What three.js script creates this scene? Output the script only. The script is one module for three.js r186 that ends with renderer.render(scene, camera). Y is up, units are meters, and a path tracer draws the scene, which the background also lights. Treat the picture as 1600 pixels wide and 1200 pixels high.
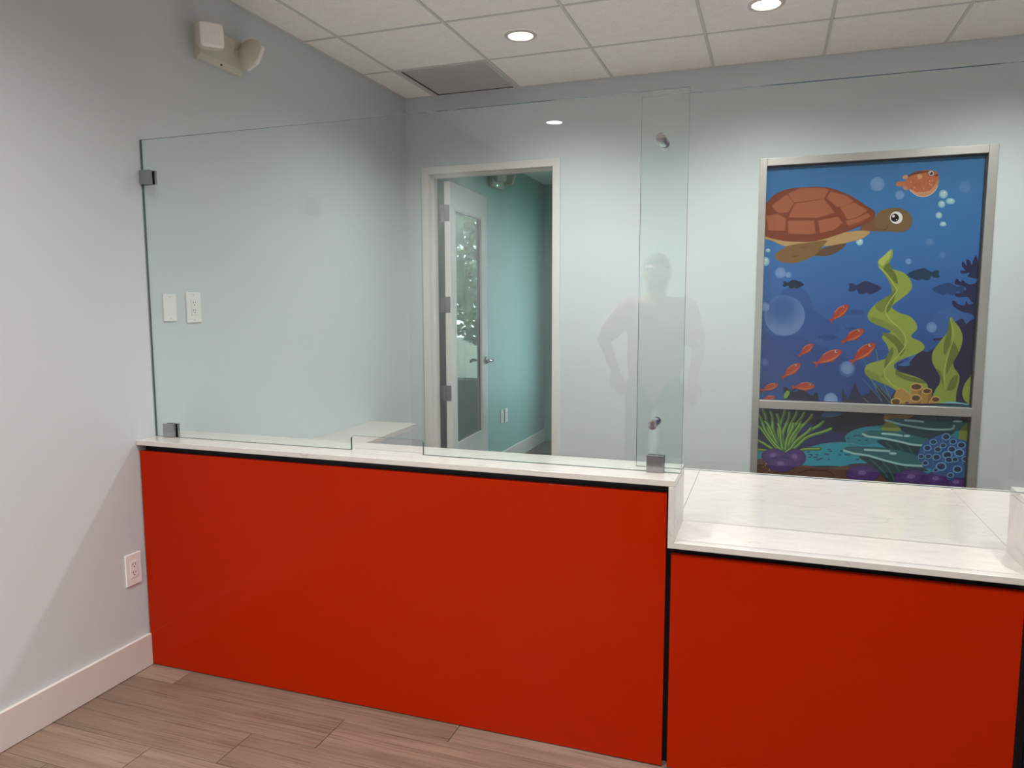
import * as THREE from 'three';
import { RoundedBoxGeometry } from 'three/addons/geometries/RoundedBoxGeometry.js';
import { mergeGeometries } from 'three/addons/utils/BufferGeometryUtils.js';
import { MarchingCubes } from 'three/addons/objects/MarchingCubes.js';

// ---------------------------------------------------------------- camera, sky, exposure
const scene = new THREE.Scene();
const camera = new THREE.PerspectiveCamera(55.0, 4 / 3, 0.05, 80);
camera.position.set(2.4309, 1.5122, 2.3019);
camera.rotation.set(-0.10863, 0.33745, -0.00245, 'YXZ');
const renderer = new THREE.WebGLRenderer({ antialias: true });
renderer.toneMapping = THREE.LinearToneMapping;
renderer.toneMappingExposure = 1.36;
renderer.shadowMap.enabled = true;
scene.background = new THREE.Color(0.82, 0.92, 1.0);
scene.backgroundIntensity = 10;
const LAMP = 8.1;            // candela of one downlight
const FRONT_NEAR = 46;      // the lamp over the visitors that the glass mirrors
const FRONT_ROW = 8.1;        // the lamps over the visitors outside the view

// ---------------------------------------------------------------- measures (metres)
const H = 2.911, BACK = -2.423, T = 0.6096, X0 = 0.2234, Z0 = BACK + 0.5826;
const WALLT = 0.13, ROOM_X = 5.4, ROOM_Z = 4.6;
const HALL_X0 = 0.1, HALL_X1 = 2.1, HALL_Z = -5.4, HALL_H = 2.77;
const SLAB_TOP = 0.962, LEDGE_TOP = 0.764, SLAB = 0.02, SLAB_F = 0.012, SLAB_B = -0.242;
const WELL_L = 2.165, WELL_R = 3.126;

// ---------------------------------------------------------------- helpers
let seed = 7;
const rnd = () => { seed = (seed * 1664525 + 1013904223) >>> 0; return seed / 4294967296; };
const used = new Map();
const numbered = (n) => { const k = used.get(n) || 0; used.set(n, k + 1); return k ? n + '_' + String(k).padStart(3, '0') : n; };
function boxUV(g) {            // uv in metres from the dominant normal
  const p = g.attributes.position, n = g.attributes.normal, uv = new Float32Array(p.count * 2);
  for (let i = 0; i < p.count; i++) {
    const ax = Math.abs(n.getX(i)), ay = Math.abs(n.getY(i)), az = Math.abs(n.getZ(i));
    if (ay >= ax && ay >= az) { uv[2 * i] = p.getX(i); uv[2 * i + 1] = p.getZ(i); }
    else if (ax >= az) { uv[2 * i] = p.getZ(i); uv[2 * i + 1] = p.getY(i); }
    else { uv[2 * i] = p.getX(i); uv[2 * i + 1] = p.getY(i); }
  }
  g.setAttribute('uv', new THREE.BufferAttribute(uv, 2));
  return g;
}
const flat = (g) => { const r = g.index ? g.toNonIndexed() : g; for (const k of Object.keys(r.attributes)) if (!['position', 'normal', 'uv'].includes(k)) r.deleteAttribute(k); return r; };
// box from limits; r rounds the edges
function bx(x0, x1, y0, y1, z0, z1, r = 0) {
  const w = x1 - x0, h = y1 - y0, d = z1 - z0;
  const g = r ? new RoundedBoxGeometry(w, h, d, 2, Math.min(r, w / 2.01, h / 2.01, d / 2.01)) : new THREE.BoxGeometry(w, h, d);
  const f = flat(g); f.translate((x0 + x1) / 2, (y0 + y1) / 2, (z0 + z1) / 2);
  return boxUV(f);
}
const merge = (a) => a.length === 1 ? a[0] : mergeGeometries(a.map(flat));
const cyl = (r, h, n = 24, r2 = r) => flat(new THREE.CylinderGeometry(r, r2, h, n));
const lathe = (pts, n = 32) => flat(new THREE.LatheGeometry(pts.map((p) => new THREE.Vector2(...p)), n));
function mesh(name, geo, mat, parent, label) {
  const m = new THREE.Mesh(Array.isArray(geo) ? merge(geo) : geo, mat);
  m.name = parent && parent !== scene ? name : numbered(name);
  m.castShadow = m.receiveShadow = true;
  if (label) m.userData.label = label;
  (parent || scene).add(m);
  return m;
}
function tag(o, label, category, group) { Object.assign(o.userData, { label, category }); if (group) o.userData.group = group; return o; }
function thing(name, label, category, at = [0, 0, 0], group) {
  const o = new THREE.Group(); o.name = numbered(name); o.position.set(...at); scene.add(o);
  return tag(o, label, category, group);
}
function struct(name, geo, mat) { const m = mesh(name, geo, mat); m.userData.kind = 'structure'; return m; }
function structGroup(name) { const o = new THREE.Group(); o.name = numbered(name); o.userData.kind = 'structure'; scene.add(o); return o; }
const C = (r, g, b) => new THREE.Color().setRGB(r, g, b);
const std = (color, roughness = 0.6, extra = {}) => new THREE.MeshPhysicalMaterial({ color, roughness, ...extra });

// ---------------------------------------------------------------- textures
function noiseGrid(n, s) { const a = new Float32Array(n * n); let q = s; for (let i = 0; i < n * n; i++) { q = (q * 1664525 + 1013904223) >>> 0; a[i] = q / 4294967296; } return (x, y) => { const xi = Math.floor(x), yi = Math.floor(y), fx = x - xi, fy = y - yi, w = (i, j) => a[((j % n + n) % n) * n + ((i % n + n) % n)], sx = fx * fx * (3 - 2 * fx), sy = fy * fy * (3 - 2 * fy); return (w(xi, yi) * (1 - sx) + w(xi + 1, yi) * sx) * (1 - sy) + (w(xi, yi + 1) * (1 - sx) + w(xi + 1, yi + 1) * sx) * sy; }; }
function tex(w, h, fn, srgb, mx = 1, my = 1) {      // fn(u, v) -> [r, g, b] 0..255 ; mx, my the metres that one copy spans
  const d = new Uint8Array(w * h * 4);
  for (let j = 0; j < h; j++) for (let i = 0; i < w; i++) { const c = fn(i / w, j / h), k = (j * w + i) * 4; d[k] = c[0]; d[k + 1] = c[1]; d[k + 2] = c[2]; d[k + 3] = 255; }
  const t = new THREE.DataTexture(d, w, h); t.magFilter = THREE.LinearFilter; t.minFilter = THREE.LinearMipmapLinearFilter; t.generateMipmaps = true;
  t.wrapS = t.wrapT = THREE.RepeatWrapping; t.repeat.set(1 / mx, 1 / my); if (srgb) t.colorSpace = THREE.SRGBColorSpace; t.needsUpdate = true; return t;
}
const cl = (v) => Math.max(0, Math.min(255, v));
const nA = noiseGrid(64, 11), nB = noiseGrid(128, 29), nC = noiseGrid(256, 53);
const wallBump = tex(256, 256, (u, v) => { const k = 110 + 90 * nC(u * 256, v * 256) + 50 * nB(u * 128, v * 128) - 20; return [k, k, k]; }, false, 0.5, 0.5);
const tileBump = tex(512, 512, (u, v) => { const a = nC(u * 256, v * 256), b = nB(u * 128, v * 128); const k = cl(215 - (a > 0.8 ? 170 * (a - 0.8) / 0.2 : 0) - 40 * b); return [k, k, k]; }, false, 0.6, 0.6);
const tileMap = tex(512, 512, (u, v) => { const a = nC(u * 256, v * 256), b = nB(u * 128, v * 128), c = nA(u * 16, v * 16); const k = 246 - (a > 0.82 ? 18 : 0) - 8 * b + 4 * c; return [k, k, k - 1].map(cl); }, true, 0.6, 0.6);
const quartzMap = tex(1024, 512, (u, v) => {
  const wob = nA(u * 8, v * 8) * 0.5 + nA(u * 24 + 9, v * 24) * 0.22;
  const vein = Math.pow(1 - Math.min(1, Math.abs(((u * 2 + v * 4 + wob * 1.6) % 1) - 0.5) * 26), 3) * (nA(u * 16 + 3, v * 16) > 0.42 ? 1 : 0.1);
  const k = 236 + 6 * nB(u * 128, v * 128) - 6 * nA(u * 32, v * 32) - 18 * Math.max(0, vein);
  return [k, k - 2, k - 5].map(cl);
}, true, 1.6, 0.8);
const woodMaps = [0, 1, 2, 3].map((s) => tex(1024, 192, (u, v) => {
  const y = v * 96 + 7 * nA(u * 4 + s * 13, v * 3 + s * 7), g1 = nB(u * 5 + s * 31, y * 0.5), g2 = nC(u * 10 + s * 17, y * 1.7), g3 = nA(u * 3 + s * 3, v * 7 + s * 5), g4 = nC(u * 34 + s, y * 2.3);
  const dark = g1 > 0.66 ? (g1 - 0.66) * 90 : 0;
  const k = -6 + 26 * g2 - dark + 22 * (g3 - 0.5) - (g4 > 0.88 ? 12 : 0) + [7, -7, 0, -13][s];
  return [128 + k * 0.92, 107 + k * 0.88, 93 + k * 0.82].map(cl);
}, true, 1.21, 0.19));
const metalRough = tex(256, 256, (u, v) => { const k = 120 + 60 * nC(u * 8, v * 256); return [k, k, k]; }, false, 0.1, 0.1);

// ---------------------------------------------------------------- materials
const M = {
  wall: std(C(0.585, 0.625, 0.640), 0.55, { bumpMap: wallBump, bumpScale: 0.0004 }),
  hallWall: std(C(0.26, 0.43, 0.40), 0.5, { bumpMap: wallBump, bumpScale: 0.0004 }),
  white: std(C(0.70, 0.675, 0.645), 0.38),
  trim: std(C(0.66, 0.61, 0.565), 0.35),
  tile: std(C(1.0, 0.965, 0.935), 0.9, { map: tileMap, bumpMap: tileBump, bumpScale: 0.0012 }),
  grid: std(C(0.62, 0.61, 0.60), 0.45),
  ceiling: std(C(0.75, 0.74, 0.72), 0.9),
  quartz: std(C(0.71, 0.68, 0.65), 0.14, { map: quartzMap }),
  orange: std(C(0.37, 0.0135, 0.0003), 0.1, { specularIntensity: 0.17 }),
  black: std(C(0.004, 0.004, 0.010), 0.5),
  glass: std(C(0.955, 0.986, 0.977), 0.0, { transmission: 1, thickness: 0, ior: 1.52 }),
  edge: std(C(0.055, 0.10, 0.09), 0.06, { ior: 1.52 }),
  nickel: std(C(0.40, 0.41, 0.42), 0.3, { metalness: 1, roughnessMap: metalRough }),
  chrome: std(C(0.42, 0.43, 0.44), 0.14, { metalness: 1 }),
  dark: std(C(0.012, 0.012, 0.014), 0.5),
  plastic: std(C(0.80, 0.79, 0.77), 0.35),
  beige: std(C(0.56, 0.54, 0.46), 0.4),
  lens: std(C(0.86, 0.83, 0.80), 0.15),
  alu: std(C(0.56, 0.54, 0.51), 0.36, { metalness: 0.7 }),
  ventGrey: std(C(0.58, 0.57, 0.56), 0.5),
  ventDark: std(C(0.13, 0.13, 0.13), 0.7),
  hinge: std(C(0.15, 0.145, 0.15), 0.38, { metalness: 0.8 }),
  lamp: new THREE.MeshStandardMaterial({ color: 0xffffff, emissive: C(1, 0.96, 0.9), emissiveIntensity: 9 }),
  led: new THREE.MeshStandardMaterial({ color: C(0.1, 0.6, 0.3), emissive: C(0.3, 1, 0.6), emissiveIntensity: 3 }),
  darkFloor: std(C(0.10, 0.095, 0.09), 0.45),
  floorBase: std(C(0.05, 0.045, 0.04), 0.8),
  doorGlass: std(C(0.05, 0.10, 0.09), 0.02, { ior: 1.6 }),
};
M.wood = woodMaps.map((map) => std(C(1, 1, 1), 0.42, { map }));

// ---------------------------------------------------------------- the setting
function slabWithHoles(x0, x1, y0, y1, holes, zFront, depth) {
  const s = new THREE.Shape([[x0, y0], [x1, y0], [x1, y1], [x0, y1]].map((p) => new THREE.Vector2(...p)));
  for (const [a, b, c, d] of holes) s.holes.push(new THREE.Path([[a, c], [a, d], [b, d], [b, c]].map((p) => new THREE.Vector2(...p))));
  const g = flat(new THREE.ExtrudeGeometry(s, { depth, bevelEnabled: false })); g.translate(0, 0, zFront - depth);
  return boxUV(g);
}
struct('wall_left', bx(-0.14, 0, -0.02, H + 0.1, BACK - WALLT, ROOM_Z + 0.1), M.wall);
struct('wall_back', slabWithHoles(-0.14, ROOM_X + 0.1, -0.02, H + 0.1, [[0.117, 1.11, 0.0, 2.446], [2.335, 3.556, 0.28, 2.361]], BACK, WALLT), M.wall);
struct('wall_right', bx(ROOM_X, ROOM_X + 0.12, -0.02, H + 0.1, BACK - WALLT, ROOM_Z + 0.1), M.wall);
struct('wall_front', bx(-0.14, ROOM_X + 0.12, -0.02, H + 0.1, ROOM_Z, ROOM_Z + 0.12), M.wall);
struct('baseboard_left', bx(0, 0.015, 0.001, 0.138, 0.0, ROOM_Z, 0.003), M.trim);

// floor with its wood-look planks on the visitors' side
const floor = struct('floor', bx(-0.14, ROOM_X + 0.1, -0.12, -0.012, HALL_Z - 0.2, ROOM_Z + 0.1), M.floorBase);
const ROW = 0.1825, PL = 1.205;
const plankShapes = new Map();
for (let r = -1; r < 13; r++) {
  const z0 = 0.10 + (r - 0) * ROW, off = [0.215, 1.006 - PL, 0.743 - PL, 0.47 - PL][((r + 1) % 4 + 4) % 4] - PL;
  for (let k = 0; k < 6; k++) {
    const xa = Math.max(0.001, off + k * PL), xb = Math.min(4.2, off + (k + 1) * PL);
    if (xb - xa < 0.03) continue;
    const key = (xb - xa).toFixed(3);
    if (!plankShapes.has(key)) { const g = bx(0, xb - xa - 0.0022, -0.012, 0, 0, ROW - 0.0022, 0.001); plankShapes.set(key, g); }
    const m = mesh('plank', plankShapes.get(key), M.wood[Math.floor(rnd() * 4)], floor);
    m.name = 'plank_' + String(floor.children.length).padStart(3, '0');
    m.position.set(xa, 0, z0);
  }
}
struct('floor_rear', bx(0, ROOM_X, -0.012, -0.0005, BACK - WALLT, 0.10 - ROW - 0.002), M.wood[2]).name = 'floor_staff_side';
struct('floor_front', bx(0, ROOM_X, -0.012, -0.003, 0.10 + 12 * ROW, ROOM_Z), M.wood[1]);
struct('floor_side', bx(4.2, ROOM_X, -0.012, -0.003, 0.10 - ROW, 0.10 + 12 * ROW), M.wood[0]);
struct('floor_hall', bx(HALL_X0, HALL_X1, -0.012, 0, HALL_Z, BACK - WALLT), M.darkFloor);

// ceiling: slab, hung grid and lay-in tiles
const ceiling = struct('ceiling', bx(-0.14, ROOM_X + 0.1, H + 0.02, H + 0.14, BACK - WALLT, ROOM_Z + 0.1), M.ceiling);
const xs = [0]; for (let x = X0; x < 4.6; x += T) xs.push(x);
const zs = [BACK]; for (let k = 0; k < 6; k++) zs.push(Z0 + k * T);
const VENT = [1, 0];
for (let i = 0; i + 1 < xs.length; i++) for (let j = 0; j + 1 < zs.length; j++) {
  if (i === VENT[0] && j === VENT[1]) continue;
  const g = bx(xs[i] + 0.001, xs[i + 1] - 0.001, H + 0.002, H + 0.018, zs[j] + 0.001, zs[j + 1] - 0.001);
  mesh('ceiling_tile', g, M.tile, ceiling).name = 'ceiling_tile_' + String(ceiling.children.length).padStart(3, '0');
}
const zEnd = zs[zs.length - 1], xEnd = xs[xs.length - 1];
for (const x of xs.slice(1)) mesh('grid_bar', bx(x - 0.0075, x + 0.0075, H - 0.003, H + 0.014, BACK, zEnd), M.grid, ceiling);
for (const z of zs.slice(1)) mesh('grid_bar', bx(0, xEnd, H - 0.0022, H + 0.012, z - 0.0065, z + 0.0065), M.grid, ceiling);
mesh('wall_angle', bx(0, 0.014, H - 0.0015, H + 0.012, BACK, zEnd), M.grid, ceiling);
mesh('wall_angle', bx(0, xEnd, H - 0.0015, H + 0.012, BACK, BACK + 0.014), M.grid, ceiling);
mesh('ceiling_tile', bx(0, ROOM_X, H, H + 0.018, zEnd, ROOM_Z), M.tile, ceiling).name = 'ceiling_field';
mesh('ceiling_tile', bx(xEnd, ROOM_X, H, H + 0.018, BACK, zEnd), M.tile, ceiling).name = 'ceiling_field_side';

// the hall behind the open door
struct('wall_hall_side', bx(-0.14, HALL_X0, -0.02, HALL_H + 0.2, HALL_Z - 0.14, BACK - WALLT), M.hallWall);
const HW = [0.80, 1.75, 0.66, 2.50];
struct('wall_hall_end', slabWithHoles(-0.14, HALL_X1 + 0.12, -0.02, HALL_H + 0.2, [HW], HALL_Z, 0.14), M.hallWall);
struct('wall_hall_right', bx(HALL_X1, HALL_X1 + 0.12, -0.02, HALL_H + 0.2, HALL_Z - 0.14, BACK - WALLT), M.hallWall);
struct('ceiling_hall', bx(-0.14, HALL_X1 + 0.12, HALL_H, HALL_H + 0.12, HALL_Z - 0.14, BACK - WALLT), M.ceiling);
struct('baseboard_hall', bx(HALL_X0, HALL_X0 + 0.015, 0.001, 0.14, HALL_Z, BACK - WALLT, 0.003), M.trim);
const hw = structGroup('window_2');
mesh('window_frame', [bx(HW[0], HW[0] + 0.02, HW[2], HW[3], HALL_Z - 0.12, HALL_Z - 0.06), bx(HW[1] - 0.02, HW[1], HW[2], HW[3], HALL_Z - 0.12, HALL_Z - 0.06), bx(HW[0], HW[1], HW[2], HW[2] + 0.02, HALL_Z - 0.12, HALL_Z - 0.06), bx(HW[0], HW[1], HW[3] - 0.02, HW[3], HALL_Z - 0.12, HALL_Z - 0.06)], M.alu, hw);
mesh('pane', bx(HW[0] + 0.02, HW[1] - 0.02, HW[2] + 0.02, HW[3] - 0.02, HALL_Z - 0.093, HALL_Z - 0.087), M.glass, hw);

// door frame (hollow metal, stepped) in the back wall
const jf = structGroup('trim_1');
{
  const zf = BACK + 0.012, zb = BACK - WALLT - 0.012, out = [0.117, 1.11, 2.446], inn = [0.168, 1.059, 2.396];
  mesh('frame_face', [bx(out[0], inn[0], 0, out[2], zb, zf, 0.003), bx(inn[1], out[1], 0, out[2], zb, zf, 0.003), bx(inn[0] - 0.002, inn[1] + 0.002, inn[2], out[2], zb, zf, 0.003)], M.white, jf);
  const s0 = BACK - 0.085, s1 = BACK - 0.045;
  mesh('door_stop', [bx(inn[0] - 0.002, inn[0] + 0.018, 0, inn[2], s0, s1, 0.002), bx(inn[1] - 0.018, inn[1] + 0.002, 0, inn[2], s0, s1, 0.002), bx(inn[0], inn[1], inn[2] - 0.018, inn[2] + 0.002, s0, s1, 0.002)], M.white, jf);
}
// the open door: local x runs along the leaf from the hinge edge, local +z is the face seen here
const door = structGroup('door_1');
door.position.set(0.27, 0, -2.552); door.rotation.y = Math.PI / 2 + 0.0594;
{
  const W = 0.845, TOP = 2.368, t = 0.045, L0 = 0.092, L1 = 0.70, B0 = 0.47, B1 = 2.19;
  mesh('stile', bx(0, L0, 0.012, TOP, -t, 0, 0.002), M.white, door);
  mesh('stile', bx(L1, W, 0.012, TOP, -t, 0, 0.002), M.white, door);
  mesh('rail', bx(L0, L1, 0.012, B0, -t, 0, 0.0008), M.white, door);
  mesh('rail', bx(L0, L1, B1, TOP, -t, 0, 0.0008), M.white, door);
  const b = 0.014;
  mesh('glazing_bead', [bx(L0, L0 + b, B0, B1, -0.014, 0.003, 0.002), bx(L1 - b, L1, B0, B1, -0.014, 0.003, 0.002), bx(L0, L1, B0, B0 + b, -0.014, 0.003, 0.002), bx(L0, L1, B1 - b, B1, -0.014, 0.003, 0.002)], M.trim, door);
  mesh('lite', bx(L0, L1, B0, B1, -0.026, -0.018), M.doorGlass, door, 'dark door glass that mirrors the trees outside');
  const lev = new THREE.Group(); lev.name = 'door_handle'; door.add(lev); lev.position.set(0.785, 1.05, 0);
  const rose = cyl(0.03, 0.012, 28).rotateX(Math.PI / 2).translate(0, 0, 0.006);
  const neck = cyl(0.011, 0.05, 16).rotateX(Math.PI / 2).translate(0, 0, 0.035);
  mesh('rose', rose, M.chrome, lev);
  mesh('lever', [neck, flat(new THREE.TubeGeometry(new THREE.CatmullRomCurve3([new THREE.Vector3(0.005, 0, 0.058), new THREE.Vector3(-0.04, 0.003, 0.062), new THREE.Vector3(-0.085, 0.002, 0.058), new THREE.Vector3(-0.12, -0.004, 0.05)]), 16, 0.012, 10)), flat(new THREE.SphereGeometry(0.0095, 12, 8)).translate(-0.12, -0.004, 0.05), flat(new THREE.SphereGeometry(0.011, 12, 8)).translate(0.005, 0, 0.058)], M.chrome, lev);
  for (const y of [2.148, 1.505, 0.868]) {
    const hg = new THREE.Group(); hg.name = 'hinge'; door.add(hg); hg.position.set(-0.004, y, 0);
    mesh('leaf', bx(-0.001, 0.004, -0.056, 0.056, -0.044, -0.006, 0.001), M.hinge, hg);
    mesh('leaf', bx(-0.001, 0.003, -0.056, 0.056, -0.082, -0.056, 0.001), M.hinge, hg);
    mesh('knuckle', cyl(0.0075, 0.112, 14).translate(-0.003, 0, -0.05), M.hinge, hg);
  }
}

// aluminium window in the back wall, its glass covered with a printed film
const win = structGroup('window_1');
{
  const z0 = BACK - 0.05, z1 = BACK + 0.006, e = 0.044, a = [2.335, 3.556, 0.28, 2.361];
  mesh('jamb', bx(a[0], a[0] + e - 0.003, a[2], a[3], z0, z1, 0.002), M.alu, win);
  mesh('jamb', bx(a[1] - e - 0.002, a[1], a[2], a[3], z0, z1, 0.002), M.alu, win);
  mesh('head', bx(a[0] + e - 0.003, a[1] - e - 0.002, a[3] - e, a[3], z0, z1 - 0.001, 0.002), M.alu, win);
  mesh('sill', bx(a[0] + e - 0.003, a[1] - e - 0.002, a[2], a[2] + e, z0, z1 - 0.001, 0.002), M.alu, win);
  mesh('mullion', bx(a[0] + e - 0.003, a[1] - e - 0.002, 0.872, 0.922, z0, z1 - 0.001, 0.002), M.alu, win);
  mesh('gasket', [bx(a[1] - e - 0.010, a[1] - e - 0.002, 0.922, a[3] - e, -2.462, -2.4435), bx(a[1] - e - 0.010, a[1] - e - 0.002, a[2] + e, 0.872, -2.462, -2.4435), bx(a[0] + e - 0.003, a[1] - e, a[3] - e - 0.007, a[3] - e, -2.462, -2.4435), bx(a[0] + e - 0.003, a[1] - e, 0.865, 0.872, -2.462, -2.4435)], M.dark, win);
  mesh('back_board', bx(a[0], a[1], a[2], a[3], BACK - WALLT, BACK - WALLT + 0.02), M.dark, win);
}

// the printed underwater scene: flat print, drawn from traced outlines that are squared up onto the window (1000 px per metre)
const CW = 1160, CH = 2010;
const cv = document.createElement('canvas'); cv.width = CW; cv.height = CH;
{
  const c = cv.getContext('2d');
  const K = [0.36114, 0.01209, -0.12459, 0.02242, 0.37158, -0.18417, 0.02655, -0.00848];
  let dy = 0;                                           // upper tracing: 0, lower tracing: 945.5
  const q = (x, y) => { const u = x * 0.00275, v = (y + dy) * 0.00275, w = K[6] * u + K[7] * v + 1; return [1000 * (K[0] * u + K[1] * v + K[2]) / w, 1000 * (K[3] * u + K[4] * v + K[5]) / w]; };
  const trace = (pts, smooth = true, closed = true) => {
    const p = pts.map(([x, y]) => q(x, y)), n = p.length;
    c.beginPath(); c.moveTo(...p[0]);
    for (let i = 0; i < (closed ? n : n - 1); i++) {
      const a = p[(i - 1 + n) % n], b = p[i], d = p[(i + 1) % n], e = p[(i + 2) % n];
      const A = !closed && i === 0 ? b : a, E = !closed && i === n - 2 ? d : e;
      if (smooth) c.bezierCurveTo(b[0] + (d[0] - A[0]) / 6, b[1] + (d[1] - A[1]) / 6, d[0] - (E[0] - b[0]) / 6, d[1] - (E[1] - b[1]) / 6, d[0], d[1]);
      else c.lineTo(...d);
    }
    if (closed) c.closePath();
  };
  const P = (pts, fill, stroke, w = 3) => { trace(pts, true); if (fill) { c.fillStyle = fill; c.fill(); } if (stroke) { c.strokeStyle = stroke; c.lineWidth = w; c.stroke(); } };
  const G = (pts, fill) => { trace(pts, false); c.fillStyle = fill; c.fill(); };
  const L = (pts, col, w, cap = 'round') => { trace(pts, true, false); c.strokeStyle = col; c.lineWidth = w; c.lineCap = cap; c.lineJoin = 'round'; c.stroke(); };
  const ring = (x, y, rx, ry = rx, rot = 0) => Array.from({ length: 20 }, (_, i) => { const t = i / 20 * Math.PI * 2, a = rx * Math.cos(t), b = ry * Math.sin(t); return [x + a * Math.cos(rot) - b * Math.sin(rot), y + a * Math.sin(rot) + b * Math.cos(rot)]; });
  const E = (x, y, rx, ry, fill, rot = 0, stroke, w) => P(ring(x, y, rx, ry, rot), fill, stroke, w);
  const grad = (y0, y1, stops) => { const a = q(700, y0)[1], b = q(700, y1)[1], g = c.createLinearGradient(0, a, 0, b); stops.forEach(([t, k]) => g.addColorStop(t, k)); return g; };
  // water
  c.fillStyle = grad(150, 1520, [[0, '#4684bc'], [0.35, '#407aba'], [0.6, '#3867ac'], [0.8, '#32589f'], [1, '#325d9e']]); c.fillRect(0, 0, CW, CH);
  // deeper hills and large pale bubbles at the side
  P([[90, 1090], [160, 1140], [300, 1150], [420, 1190], [560, 1260], [700, 1330], [760, 1500], [700, 1560], [80, 1560]], 'rgba(32,66,134,0.55)');
  P([[100, 960], [200, 940], [240, 880], [330, 870], [380, 920], [420, 1010], [560, 1090], [460, 1160], [250, 1150], [120, 1090]], 'rgba(42,82,150,0.55)');
  E(240, 1030, 116, 116, 'rgba(66,104,168,0.55)');
  { const [gx, gy] = q(225, 990), g = c.createRadialGradient(gx, gy, 40, gx, gy, 128); g.addColorStop(0, 'rgba(140,165,210,0)'); g.addColorStop(1, 'rgba(150,172,212,0.55)'); P(ring(240, 1030, 116), g); }
  E(1190, 1095, 112, 112, 'rgba(84,124,184,0.35)');
  const pale = (x, y, r, a = 0.55) => { E(x, y, r, r, `rgba(150,178,226,${a})`); E(x, y, r * 0.62, r * 0.62, `rgba(176,200,236,${a * 0.35})`); };
  [[772, 277, 41], [900, 340, 26], [1272, 295, 35, 0.25], [1070, 608, 22, 0.3], [1145, 685, 18, 0.3], [950, 720, 18], [217, 785, 31], [262, 797, 17, 0.6], [128, 980, 26], [1082, 1097, 30], [128, 1297, 21, 0.3]].forEach((b) => pale(...b));
  const bub = (x, y, rx, ry) => { E(x, y, rx, ry, '#8fc3d6'); E(x, y, rx * 0.62, ry * 0.62, '#b3d8df'); E(x + rx * 0.25, y - ry * 0.4, rx * 0.25, ry * 0.2, '#e6f4f2'); };
  [[1150, 335, 25, 25], [1190, 375, 27, 18], [1140, 392, 21, 21], [1124, 456, 19, 19], [1148, 506, 19, 14], [670, 608, 21, 21], [145, 657, 14, 12], [130, 720, 24, 26]].forEach((b) => bub(...b));
  // silhouettes of distant fish: x, y, length, colour, facing (1 right)
  const shade = (x, y, l, col, f, h = 1) => { const s = l / 200; const k = (a, b) => [x + a * s * f, y + b * s * h]; P([k(100, 0), k(78, -18), k(30, -38), k(-5, -44), k(-30, -30), k(-55, -18), k(-72, -30), k(-96, -26), k(-92, -4), k(-100, 14), k(-74, 22), k(-50, 10), k(-36, 34), k(-12, 38), k(10, 28), k(28, 40), k(52, 32), k(80, 18)], col); };
  shade(290, 852, 122, '#122f47', 1); shade(700, 873, 190, '#2b3763', 1, 0.95); shade(1035, 796, 188, '#21405c', -1, 0.9); shade(1180, 880, 190, '#2a4d80', -1, 0.9);
  shade(640, 1013, 118, '#2c5597', 1, 0.7); shade(622, 1105, 70, '#28528f', 1, 0.7); shade(485, 1155, 110, '#274b8a', 1, 0.8);
  // dark branching coral at the edge
  const coral = '#2f3158';
  P([[1340, 690], [1322, 712], [1312, 740], [1300, 715], [1280, 712], [1284, 745], [1262, 720], [1255, 745], [1275, 772], [1248, 772], [1256, 790], [1300, 786], [1290, 806], [1360, 812]], coral);
  P([[1360, 830], [1325, 848], [1290, 850], [1258, 826], [1250, 840], [1225, 818], [1216, 850], [1262, 860], [1280, 882], [1250, 900], [1215, 905], [1230, 925], [1290, 925], [1310, 950], [1360, 960]], coral);
  P([[1360, 1080], [1310, 1020], [1262, 1010], [1215, 985], [1198, 955], [1212, 945], [1235, 965], [1270, 972], [1280, 948], [1295, 966], [1320, 960], [1360, 950]], coral);
  P([[1360, 1190], [1300, 1195], [1260, 1150], [1220, 1130], [1200, 1080], [1230, 1060], [1262, 1050], [1300, 1120], [1320, 1060], [1360, 1050]], coral);
  // turtle
  P([[128, 578], [180, 606], [240, 632], [330, 642], [500, 630], [600, 612], [680, 590], [726, 560], [716, 545], [650, 545], [500, 560]], '#c3a06c', '#9a7a4c', 2);
  P([[672, 535], [715, 490], [752, 462], [800, 500], [838, 545], [780, 548], [720, 545]], '#85583c');
  P([[762, 520], [756, 482], [772, 446], [806, 424], [860, 413], [915, 420], [955, 445], [973, 488], [955, 530], [915, 552], [860, 550], [800, 542]], '#7f6744');
  P([[410, 684], [440, 655], [500, 632], [590, 618], [566, 650], [520, 678], [470, 690]], '#6a4f3b');
  P([[185, 694], [198, 668], [270, 628], [380, 612], [480, 600], [462, 630], [420, 680], [360, 712], [290, 730], [215, 722]], '#87683f');
  E(300, 690, 26, 7, '#79592f', -0.2); E(345, 640, 18, 5, '#79592f', -0.2);
  P([[100, 440], [135, 390], [190, 335], [280, 303], [400, 295], [480, 298], [560, 320], [640, 358], [705, 402], [745, 425], [758, 450], [742, 480], [690, 510], [600, 545], [500, 580], [400, 605], [280, 605], [200, 595], [128, 575], [95, 560]], '#8b4731', '#7a3c28', 3);
  const pl = '#b0684b';
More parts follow.
